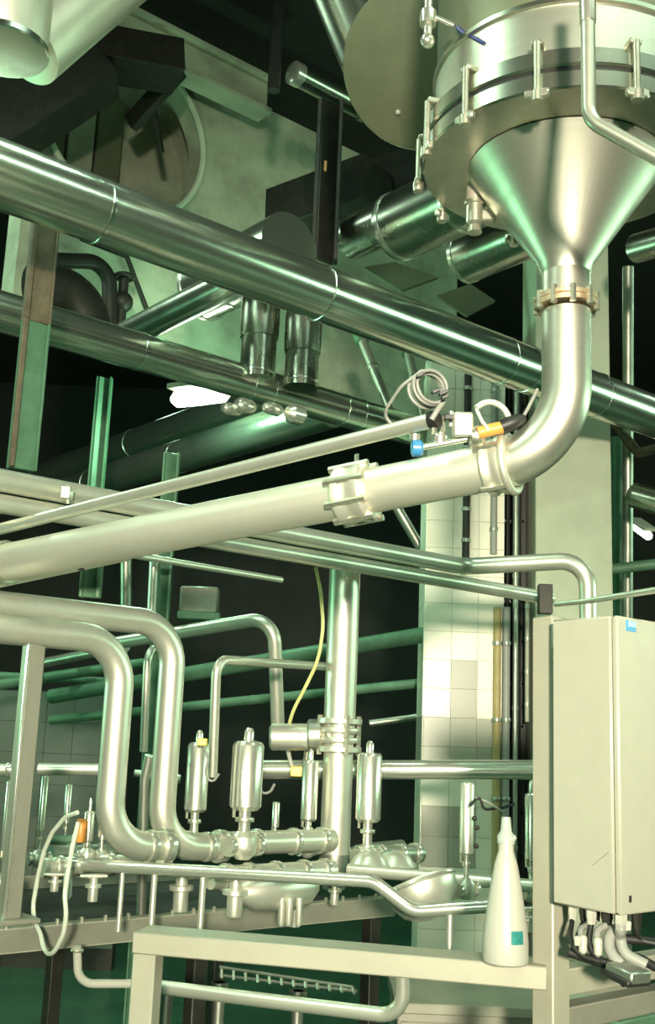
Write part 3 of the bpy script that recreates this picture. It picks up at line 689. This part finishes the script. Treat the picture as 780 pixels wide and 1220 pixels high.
# right edge background
R_items = [
 ('duct', [(758, 296, 5.2), (800, 284, 5.0)], 0.07, 'clad_dark', 'dark duct end at right edge beside the hopper cone', 'duct'),
 ('drop_pipe', [(748, 318, 6.4), (748, 455, 6.4), (746, 1160, 6.4)], 0.032, 'dull', 'dull upright pipe above the thickest clad pipe at right', 'pipe'),
 ('drop_pipe', [(736, 520, 7.1), (736, 1150, 7.1)], 0.045, 'greenp', 'green upright pipe right of the plaster column', 'pipe'),
 ('duct', [(756, 590, 5.9), (800, 602, 5.7)], 0.07, 'clad_dark', 'short dark duct under the clad pipe at right edge', 'duct'),
 ('drop_pipe', [(728, 500, 6.6), (760, 540, 6.2), (800, 530, 6.0)], 0.028, 'brown', 'brown bent pipe under the clad pipe at right edge', 'pipe'),
 ('background_pipe', [(730, 678, 6.1), (800, 670, 6.0)], 0.03, 'greenp', 'green cross pipe above the cabinet at right edge', 'pipe'),
]
for nm, pts, r, m, lab, ct_ in R_items: pipe(nm, W(pts), r, m, lab, ct_, 0.05)

# ------------------------------------------------------------------ handrails near eye level
def rail(pts, r, m, label, fr_=None, ends=True):
    p = W(pts); root = pipe('process_rail', p, r, m, label, 'pipe', fr_, seg=20)
    if ends: ring(root, 'end_flange', p[-1], p[-1]-p[-2], r*1.25, 0.02, 'bright')
    return root
rr = rail([(306, 917, 4.22), (640, 917, 4.1)], 0.036, 'bright', 'level polished pipe crossing behind the upright pipe to the cabinet post')
MB().cyl(at(640, 917, 4.1), at(648, 917, 4.1), 0.022).build('end_stub', 'bolt', rr)
rail([(46, 916, 4.0), (122, 917, 4.0)], 0.022, 'pipe', 'short green lit rail left of the thick cream pipes')
rail([(-40, 917, 4.0), (12, 917, 4.0)], 0.022, 'pipe', 'stub of rail left of the square post')
rail([(55, 1001, 4.0), (90, 1000, 4.0)], 0.016, 'greenp', 'lower short green rail behind the looped hose')
rail([(160, 921, 4.4), (212, 928, 4.4)], 0.014, 'pipe', 'thin short rail between the thick cream pipes')
rail([(415, 1036, 3.5), (640, 1056, 3.25)], 0.019, 'pipe', 'slim level pipe behind the kinked front rail', None)
# kinked front rail with its legs
fp = W([(92, 1030, 3.0), (445, 1050, 2.78), (492, 1086, 2.74), (545, 1082, 2.72), (612, 1078, 2.7)])
root = MB().tube(fil(fp, 0.07, 8), 0.0165, 20).build('front_rail', 'bright', None, 'long kinked polished rail in front of the valve manifold', 'pipe')
for px in (150, 190, 249, 536):
    t = (px-92)/(445-92); c = fp[0].lerp(fp[1], t) if px < 445 else fp[3]+RT*0.0-Z*0.01
    if px == 536: c = at(536, 1088, 2.72)
    b_ = V((c.x, c.y, 0.97 if px != 536 else 0.95)); MB().cyl(b_, c, 0.0085 if px > 160 else 0.007, seg=12).build('leg', 'pipe', root)
ring(root, 'end_flange', fp[0], fp[1]-fp[0], 0.024, 0.03, 'bright')

# ------------------------------------------------------------------ valve manifold
def valve(px, y0, y1, w, d, label, body=True, lower=None, kind='tall', nub=True, m='bright'):
    B = at(px, y1, d); T = to_row(B, Z, y0); r = w/2/FPX*d; h = (T-B).length
    root = thing('process_valve', B-Z*0.10, label, 'valve', None)
    ya = 0.70 if kind == 'tall' else 0.55
    c0 = B+Z*h*(1-ya)
    MB().lathe(c0, Z, [(r*0.75, 0), (r, r*0.25), (r, h*ya-r*0.35), (r*0.85, h*ya-r*0.1), (r*0.3, h*ya)], 28).build('actuator_cylinder', m, root)
    if nub: MB().lathe(T-Z*0.004, Z, [(r*0.32, 0), (r*0.32, 0.03), (r*0.18, 0.042)], 14).build('position_stem', m, root)
    MB().cyl(B, c0, r*0.38, seg=14).build('yoke', m, root)
    for k in range(2): ring(root, 'yoke_collar', B.lerp(c0, 0.2+0.5*k), Z, r*0.6, 0.012, 'bolt', 16)
    MB().cyl(c0-RT*r*0.7-Z*0.02, c0-RT*r*0.7+Z*0.006, 0.005, seg=8).build('air_fitting', 'bolt', root)
    if body:
        rb = max(r*0.85, 0.026)
        MB().lathe(B-Z*rb*1.3, Z, [(rb*0.5, 0), (rb, rb*0.5), (rb*1.08, rb), (rb, rb*1.6), (rb*0.55, rb*2.0)], 22).build('valve_body', 'pipe', root)
        for s_ in (-1, 1):
            ring(root, 'clamp_ferrule', B-Z*rb*0.3+D1*rb*1.25*s_, D1, rb*0.8, rb*0.45, 'bright', 20)
    if lower:
        lx, l0, l1, lw = lower
        d -= 0.3; P = at(lx, l0, d); Q = to_row(P, -Z, l1); lr = lw/2/FPX*d*1.15; hh = (P-Q).length
        MB().lathe(Q, Z, [(lr*0.7, 0), (lr*0.75, hh*0.06), (lr*0.75, hh*0.55), (lr*1.2, hh*0.6), (lr*1.2, hh*0.72), (lr*0.6, hh*0.75), (lr*0.6, hh)], 20).build('lower_cylinder', 'pipe', root)
        MB().cyl(P+Z*0.005-RT*lr*2+0*X, P+Z*0.005+RT*lr*2, lr*0.35, seg=10).build('cross_arm', 'bolt', root)
    return root
valve(230, 884, 1004, 27, 3.55, 'tall valve cylinder with yellow plug right of the thick cream pipes', lower=(217, 1043, 1086, 21))
valve(290, 882, 1002, 38, 3.3, 'fattest polished valve cylinder left of the upright cream pipe', lower=(281, 1048, 1092, 22))
valve(437, 896, 1016, 30, 3.75, 'polished valve cylinder right of the upright cream pipe', lower=(399, 1052, 1078, 12))
valve(366, 905, 1010, 20, 3.85, 'narrow valve cylinder close left of the upright cream pipe', lower=(352, 1066, 1104, 16))
valve(555, 932, 1056, 17, 3.0, 'slender valve standing in front of the tiled column', lower=None, m='pipe', nub=False)
valve(120, 918, 1020, 12, 3.4, 'slim valve rod left of the thick cream pipes', lower=(112, 1046, 1074, 14), nub=False)
valve(103, 966, 1018, 12, 3.3, 'small orange marked valve above the skid at left', lower=None, nub=True)
valve(46, 924, 1020, 9, 3.45, 'slim valve rod just right of the square post', lower=(66, 1044, 1062, 12), nub=False)
valve(77, 934, 1002, 8, 4.2, 'thin valve spindle inside the green rail frame', lower=None, nub=False, body=False)
valve(632, 945, 1060, 14, 3.3, 'valve half hidden behind the spray bottle and post', lower=(628, 1085, 1110, 14))
valve(2, 930, 1050, 10, 3.5, 'valve rod at the far left edge behind the post', nub=False)
valve(327, 955, 1000, 9, 4.2, 'little valve with wire handle right of the fattest cylinder', nub=False, body=False)
# manifold headers along D1
def header(px, py, d, px2, r, label, m='pipe'):
    P = at(px, py, d); Q = to_col(P, D1, px2); root = pipe('manifold_header', [P, Q], r, m, label, 'pipe', seg=24)
    for t in (0.12, 0.3, 0.52, 0.75, 0.93): ring(root, 'ferrule', P.lerp(Q, t), D1, r*1.2, 0.022, 'bright', 24)
    return root
header(50, 1034, 3.25, 200, 0.029, 'front left header of the valve manifold')
header(196, 1008, 3.38, 395, 0.038, 'main header joining the thick cream pipes to the upright pipe')
header(250, 1046, 3.2, 395, 0.033, 'lower header just behind the front rail')
header(395, 1022, 3.9, 500, 0.034, 'rear header right of the upright cream pipe', 'dull')
header(60, 1018, 3.9, 240, 0.03, 'rear left header behind the thick cream pipe bends', 'dull')
root = thing('pump_bowl', at(498, 1072, 3.0), 'dented silver bowl shaped housing held in the kinked rail', 'housing')
cb_ = at(500, 1054, 2.95)
MB().lathe(cb_, V((0.35, -0.25, -0.9)), [(0.098, -0.01), (0.10, 0), (0.094, 0.035), (0.07, 0.07), (0.035, 0.09), (0.008, 0.094)], 36).build('bowl', 'pipe', root)
MB().torus(cb_, V((0.35, -0.25, -0.9)), 0.099, 0.006, 36, 8).build('rim', 'bright', root)
MB().lathe(at(440, 1032, 3.6), Z, [(0.06, -0.03), (0.07, 0), (0.05, 0.03), (0.015, 0.05)], 28).build('dome_cap', 'pipe', None, 'shallow steel dome behind the foot of the upright pipe', 'cap')
MB().lathe(at(470, 1035, 3.7), Z, [(0.06, -0.02), (0.075, 0.01), (0.05, 0.045), (0.015, 0.06)], 28).build('dome_cap', 'pipe', None, 'steel dome left of the tiled column foot', 'cap')
MB().lathe(at(330, 1060, 3.1)-D1*0.14, D1, [(0.02, 0), (0.05, 0.05), (0.058, 0.14), (0.05, 0.24), (0.02, 0.28)], 28).build('pump_barrel', 'pipe', None, 'rounded barrel housing below the middle of the front rail', 'pump')
# three short drain cylinders
for i, px in enumerate((336, 345, 357)):
    P = at(px, 1070, 3.05); Q = to_row(P, -Z, 1103)
    MB().lathe(Q, Z, [(0.007, 0), (0.010, 0.01), (0.010, (P-Q).length)], 14).build('drain_stub', 'pipe', None, ['left', 'middle', 'right'][i]+' of three short bright drain stubs under the barrel housing', 'pipe', 'drain stubs under the barrel')
# wires and fittings on valves
root = thing('solenoid_plug', at(240, 884, 3.5), 'yellow solenoid plug on the tall valve cylinder with a looping wire', 'plug')
MB().box(at(241, 884, 3.5), (X, Y, Z), (0.016, 0.012, 0.012), 0.003).build('plug_body', 'yellow', root)
MB().tube(fil(W([(243, 888, 3.5), (248, 905, 3.5), (244, 922, 3.5), (252, 934, 3.5), (261, 922, 3.5)]), 0.03), 0.004, 8).build('wire', 'cable', root)
root = thing('wire_loop', at(320, 940, 4.1), 'thin wire loop handle between valve cylinders', 'wire')
MB().tube(fil(W([(308, 932, 4.1), (312, 946, 4.1), (322, 944, 4.1), (327, 934, 4.1)]), 0.03), 0.005, 8).build('wire', 'cable', root)
root = thing('valve_cable', at(580, 960, 2.95), 'thin cables hooked round the slender valve before the column', 'cable')
MB().tube(fil(W([(560, 960, 2.95), (572, 945, 2.95), (575, 965, 2.95), (600, 962, 2.98), (612, 958, 3.0)]), 0.02), 0.004, 8).build('wire', 'black', root)
MB().tube(fil(W([(566, 950, 2.95), (580, 955, 2.95), (600, 968, 2.97)]), 0.02), 0.003, 8).build('wire', 'cable', root)
for (px, py) in ((568, 986), (567, 1008), (565, 975)): MB().ball(at(px, py, 2.98), 0.007, 10).build('fitting', 'darkst', root)
P = at(96, 999, 3.25); MB().lathe(to_row(P, -Z, 1003), Z, [(0.014, 0), (0.016, 0.004), (0.016, 0.06), (0.012, 0.066)], 16).build('orange_sensor', 'orange', None, 'small orange sensor beside the looped hose', 'sensor')
# looped hose
hp = [(92, 968), (78, 973), (62, 992), (52, 1015), (45, 1045), (39, 1080), (41, 1098), (48, 1112), (52, 1130), (58, 1138), (66, 1133), (76, 1112), (79, 1090), (77, 1066), (80, 1045), (86, 1010), (93, 980)]
root = thing('sampling_hose', at(60, 1100, 2.9), 'milky plastic hose hanging in a long loop before the skid', 'hose')
MB().tube(fil([at(x, y, 2.9+0.1*math.sin(i*.4)) for i, (x, y) in enumerate(hp)], 0.08, 4), 0.0062, 12).build('hose', 'hose', root)
a_, b_ = at(80, 1068, 2.93), at(81, 1045, 2.95); MB().lathe(a_, b_-a_, [(0.005, -0.01), (0.012, 0), (0.012, (b_-a_).length), (0.005, 0.075)], 14).build('hose_bulb', 'clear', root)

# skid under the manifold
K = at(0, 1108, 2.98); ks = to_col(K, D1, -60); ke = to_col(K, D1, 470)
sk = thing('machine_skid', V(((ks.x+ke.x)/2, (ks.y+ke.y)/2, 0)), 'grey steel skid carrying the valve manifold', 'skid')
MB().bar(ks-Z*0.03, ke-Z*0.03, 0.012, 0.062).build('front_channel', 'post', sk)
MB().bar(ks+D2*0.02-Z*0.002, ke+D2*0.02-Z*0.002, 0.05, 0.008).build('channel_flange', 'frame', sk)
MB().bar(ks+D2*0.02-Z*0.06, ke+D2*0.02-Z*0.06, 0.05, 0.008).build('channel_flange', 'frame', sk)
MB().bar(ks+D2*1.0-Z*0.03, ke+D2*1.0-Z*0.03, 0.012, 0.062).build('rear_channel', 'post', sk)
MB().box((ks+ke)/2+D2*0.52-Z*0.05, (D1, D2, Z), ((ke-ks).length/2, 0.48, 0.004)).build('drip_tray', 'darkst', sk)
for k in range(20):
    P = ks.lerp(ke, 0.05+0.047*k)-D2*0.0+Z*0.004
    MB().lathe(P, Z, [(0.006, -0.004), (0.006, 0.012), (0.003, 0.014)], 8).build('bolt', 'bolt', sk)
for t in (0.08, 0.5, 0.95):
    for o_ in (0.03, 0.97):
        P = ks.lerp(ke, t)+D2*o_; MB().bar(V((P.x, P.y, 0)), P-Z*0.06, 0.05, 0.05, D1).build('leg', 'darkst', sk)
# drain pipes under the skid
pipe('drain_pipe', W([(92, 1128, 2.95), (93, 1172, 2.95), (158, 1172, 3.0)]), 0.0115, 'plastic', 'cream bent drain pipe below the skid at left', 'pipe', 0.05)
MB().torus(at(92, 1132, 2.95), Z, 0.013, 0.005, 18, 8).build('drain_nut', 'bolt', None, 'nut on top of the cream bent drain pipe', 'nut')
pipe('drain_pipe', W([(160, 1172, 2.75), (300, 1190, 2.6), (480, 1212, 2.45), (480, 1150, 2.45)]), 0.0165, 'pipe', 'cream drain pipe running under the table rail and bending up', 'pipe', 0.06)
root = thing('wire_basket', at(350, 1165, 3.0), 'wire cable basket hanging under the table rail', 'cable tray')
for (x0, x1, y0, y1) in ((262, 420, 1152, 1176), (262, 425, 1162, 1181)):
    MB().tube(W([(x0, y0, 3.0), (x1, y1, 2.8)]), 0.004, 8).build('long_wire', 'dull', root)
for k in range(12):
    t = k/11; MB().tube([at(264+t*156, 1152+t*24, 3.0-.2*t), at(264+t*158, 1166+t*18, 2.98-.2*t)], 0.004, 6).build('cross_wire', 'dull', root)
for i, (px, py, pz) in enumerate(((200, 1170, 1215), (262, 1170, 1212), (355, 1180, 1220))):
    P = at(px, py, 3.4); Q = to_row(P, -Z, pz); Q.z = 0.0
    MB().cyl(Q, P, 0.018, seg=12).lathe(P-Z*0.03, Z, [(0.02, 0), (0.028, 0.01), (0.028, 0.03)], 12).build('floor_stand', 'dull', None, ['thin dull support foot under the table near its left leg', 'thin dull support foot under the left half of the table rail', 'thin dull support foot under the middle of the table rail'][i], 'foot')

# ------------------------------------------------------------------ table frame and cabinet
pr_ = at(652, 1152, 2.16); zt0 = pr_.z
lf = on_plane(158, 1110, V((0, 0, zt0)), Z)
dirr = (pr_-lf).normalized(); nrm = Z.cross(dirr).normalized()      # nrm points away from the camera
tf = thing('equipment_frame', V((lf.x, lf.y, 0)), 'cream painted square tube frame with a tall post at right', 'frame')
MB().bar(lf+nrm*0.05-Z*0.0225, pr_+nrm*0.05-Z*0.0225, 0.1, 0.045).build('front_rail', 'frame', tf)
lg = lf+nrm*0.03+dirr*0.028
MB().bar(V((lg.x, lg.y, 0)), lg-Z*0.002, 0.052, 0.052, nrm).build('leg', 'frame', tf)
pc = at(656, 1150, 2.20); pt = to_row(pc, Z, 736)
MB().bar(V((pc.x, pc.y, 0)), V((pc.x, pc.y, pt.z)), 0.054, 0.054, D1).build('post', 'frame', tf)
sr0 = V((pc.x, pc.y, zt0-0.03)); 
for (dz, h_) in ((-0.005, 0.05), (-0.075, 0.045)):
    MB().bar(sr0+Z*dz, sr0+Z*dz+D1*0.9, 0.05, h_).build('side_rail', 'frame' if dz > -.05 else 'post', tf)
# cabinet
cn = at(740, 1091, 2.02); ctop = to_row(cn, Z, 733); hC = ctop.z-cn.z
bk = to_col(cn, D2, 658); dC = (bk-cn).length; wC = 0.42
cab = thing('control_cabinet', cn+D1*wC/2+D2*dC/2, 'cream steel control cabinet with a blue maker plate at right', 'cabinet')
body = MB().box(cn+D1*wC/2+D2*(dC+0.016)/2+Z*hC/2, (D1, D2, Z), (wC/2, (dC-0.016)/2, hC/2), 0.004).build('body', 'cabinet', cab)
door = MB().box(cn+D1*wC/2+D2*0.007+Z*hC/2, (D1, D2, Z), (wC/2, 0.0075, hC/2), 0.004).build('door', 'cabinet', cab)
pf = cn; 
lpt = on_plane(751, 746, cn, D2); MB().box(lpt, (D1, D2, Z), (0.0165, 0.0015, 0.0105), 0.0005).build('maker_plate', 'blue', door, 'blue maker plate')
MB().box(on_plane(752, 744, cn, D2)-D2*0.002, (D1, D2, Z), (0.0125, 0.001, 0.0062), 0.0003).build('plate_print', 'bluelab', door)
lk = on_plane(750, 1071, cn, D2); MB().box(lk, (D1, D2, Z), (0.0035, 0.002, 0.006), 0.0005).build('lock', 'darkst', door, 'dark lock slot')
MB().tube([on_plane(705+4*i, 1031-3.3*i+(i % 2), cn+D1*0.0, D1)-D1*0.0003 for i in range(6)], 0.0006, 5).build('scratch', 'post', body)
# cable glands, cables below
gl = []
for i, (px, w_) in enumerate(((676, .5), (683, .6), (690, .6), (700, .7), (712, .8), (722, 1.), (736, .9), (745, .6))):
    t = i/7; P = on_plane(px, 1089, cn+Z*0.0-D2*0, Z)
    P = cn+D2*(dC*(0.85-0.75*min(1, (px-676)/64)))+D1*(0.03+0.02*(i % 3)+max(0, (px-738))*0.003)
    MB().lathe(P-Z*0.03, Z, [(0.008*w_+.003, 0), (0.009*w_+.003, 0.01), (0.011*w_+.003, 0.012), (0.011*w_+.003, 0.032)], 6).build('cable_gland', 'plastic' if i % 3 == 0 else 'darkst', cab); gl.append(P-Z*0.03)
cdesc = ['black cable leaving the rearmost gland of the cabinet', 'black cable leaving the second gland from the rear post', 'grey cable with white tag from the third gland', 'black cable bundle strand from the fourth gland', 'grey cable from the fifth gland ending in a white tag', 'thick grey cable hanging near the cabinet front corner', 'thickest pale grey cable below the cabinet corner', 'black cable sweeping right from the last gland']
for i, P in enumerate(gl):
    r = [.005, .005, .006, .006, .007, .011, .011, .006][i]; m = ['black', 'black', 'cable', 'black', 'cable', 'cable', 'cable', 'black'][i]
    e = [(690, 1138), (700, 1142), (694, 1122), (712, 1144), (712, 1125), (726, 1135), (742, 1136), (800, 1128)][i]
    m1 = [(678, 1120), (684, 1125), (688, 1108), (700, 1125), (710, 1108), (724, 1115), (738, 1115), (760, 1120)][i]
    e2 = [(715, 1146), (730, 1148), None, (745, 1150), None, (740, 1150), (770, 1150), None][i]
    pts = [P, at(*m1, 2.08), at(*e, 2.06)]+([at(*e2, 2.04)] if e2 else [])
    o = pipe('control_cable', [P+Z*0.01]+pts, r, m, cdesc[i], 'cable', 0.06, 'cables below the control cabinet', seg=10)
    if not e2 and i != 7:
        MB().lathe(pts[-1]+Z*0.012, -Z, [(0.006, 0), (0.009, 0.005), (0.008, 0.03), (0.004, 0.034)], 10).build('white_tag', 'plastic', o)
for (px, py) in ((688, 1121), (747, 1103)):
    MB().box(at(px, py, 2.05), (RT, FW, UP), (0.007, 0.004, 0.009), 0.002).build('cable_tag', 'plastic', None, 'white cable tag '+('at the left below the cabinet' if px < 700 else 'under the cabinet door'), 'tag')
root = thing('connector_block', at(752, 1160, 2.0), 'grey connector block lying on the frame among black cables', 'connector')
MB().bar(at(732, 1152, 2.04), at(764, 1166, 1.98), 0.05, 0.022).build('housing', 'dull', root); MB().bar(at(728, 1156, 2.04), at(762, 1172, 1.98), 0.06, 0.012).build('base', 'black', root)
for i, (pts, lab) in enumerate(((((676, 1134), (700, 1142), (724, 1150), (745, 1172)), 'thick black cable lying along the frame below the cabinet'), (((725, 1145), (755, 1138), (780, 1152), (800, 1160)), 'black cable looping right past the connector block'), (((740, 1118), (760, 1120), (800, 1124)), 'black cable running level to the right edge'))):
    pipe('control_cable', [at(x, y, 2.08) for x, y in pts], 0.009, 'black', lab, 'cable', 0.06, seg=10)
# things beneath and behind at lower right
root = thing('crate', at(745, 1215, 2.9), 'green plastic crate below the frame at lower right', 'crate')
c = at(742, 1240, 2.8); MB().box(c, (D1, D2, Z), (0.16, 0.1, 0.075), 0.008).build('crate_body', 'greenp', root); MB().box(c+Z*0.075, (D1, D2, Z), (0.17, 0.11, 0.012), 0.004).build('crate_rim', 'greenp', root)
MB().tube(W([(733, 1192, 2.7), (800, 1200, 2.6)]), 0.006, 8).tube(W([(765, 1196, 2.65), (764, 1186, 2.65)]), 0.008, 8).build('hand_bar', 'plastic', root)
c = at(690, 1240, 3.0); root = thing('carton', c, 'pale box standing under the frame right of the post', 'box')
MB().box(c, (D1, D2, Z), (0.10, 0.08, 0.09), 0.004).build('body', 'greybox', root); MB().box(c+Z*0.092, (D1, D2, Z), (0.102, 0.082, 0.008), 0.002).build('lid', 'greybox', root)
c = at(555, 1262, 4.0); root = thing('floor_cabinet', c, 'low cream cabinet standing on the floor behind the table frame', 'cabinet')
hcb = (on_plane(555, 1186, V((0, c.y, 0)), Y).z); 
MB().box(V((c.x, c.y, hcb/2)), (X, Y, Z), (0.27, 0.2, hcb/2), 0.006).build('body', 'cabinet', root)
MB().box(V((c.x, c.y-0.02, hcb)), (X, Y, Z), (0.28, 0.22, 0.018), 0.004).build('top_plate', 'frame', root)
for s_ in (-1, 1): MB().box(V((c.x+0.132*s_, c.y-0.204, hcb/2-.02)), (X, Y, Z), (0.128, 0.006, hcb/2-0.03), 0.003).build('door', 'cabinet', root)

# ------------------------------------------------------------------ spray bottle
B0 = on_plane(600, 1153, V((0, 0, zt0+0.001)), Z)+nrm*0.042; zs = FPX/2.12
root = thing('spray_bottle', B0, 'white plastic spray bottle with a teal label standing on the frame rail', 'bottle')
hb = 0.232; rb = 0.0455
MB().lathe(B0, Z, [(rb*0.86, 0), (rb*0.97, 0.004), (rb, 0.012), (rb, 0.045), (rb*0.93, 0.075), (rb*0.80, 0.115), (rb*0.66, 0.155), (rb*0.52, 0.19), (rb*0.40, 0.208), (rb*0.34, 0.216), (rb*0.34, hb)], 40).build('bottle', 'plastic', root)
MB().lathe(B0, Z, [(rb*0.40, hb-0.002), (rb*0.40, hb+0.012), (rb*0.26, hb+0.022), (rb*0.2, hb+0.05)], 24).build('cap', 'clear', root)
MB().lathe(B0+Z*hb, V((0.5, -0.2, 0.35)), [(0.006, 0), (0.007, 0.018), (0.004, 0.024)], 12).build('nozzle', 'clear', root)
# label as a curved patch
lb = MB(); aa = math.atan2(-1, 0.42)
for i in range(7):
    a = aa+(i-3)*0.105
    for (z_, k_) in ((0.043, 1.004), (0.068, 0.958)):
        lb.v.append(B0+V((math.cos(a)*rb*k_, math.sin(a)*rb*k_, z_)))
for i in range(6): lb.f.append((2*i, 2*i+2, 2*i+3, 2*i+1))
lb.build('label', 'teal', root, 'teal label')
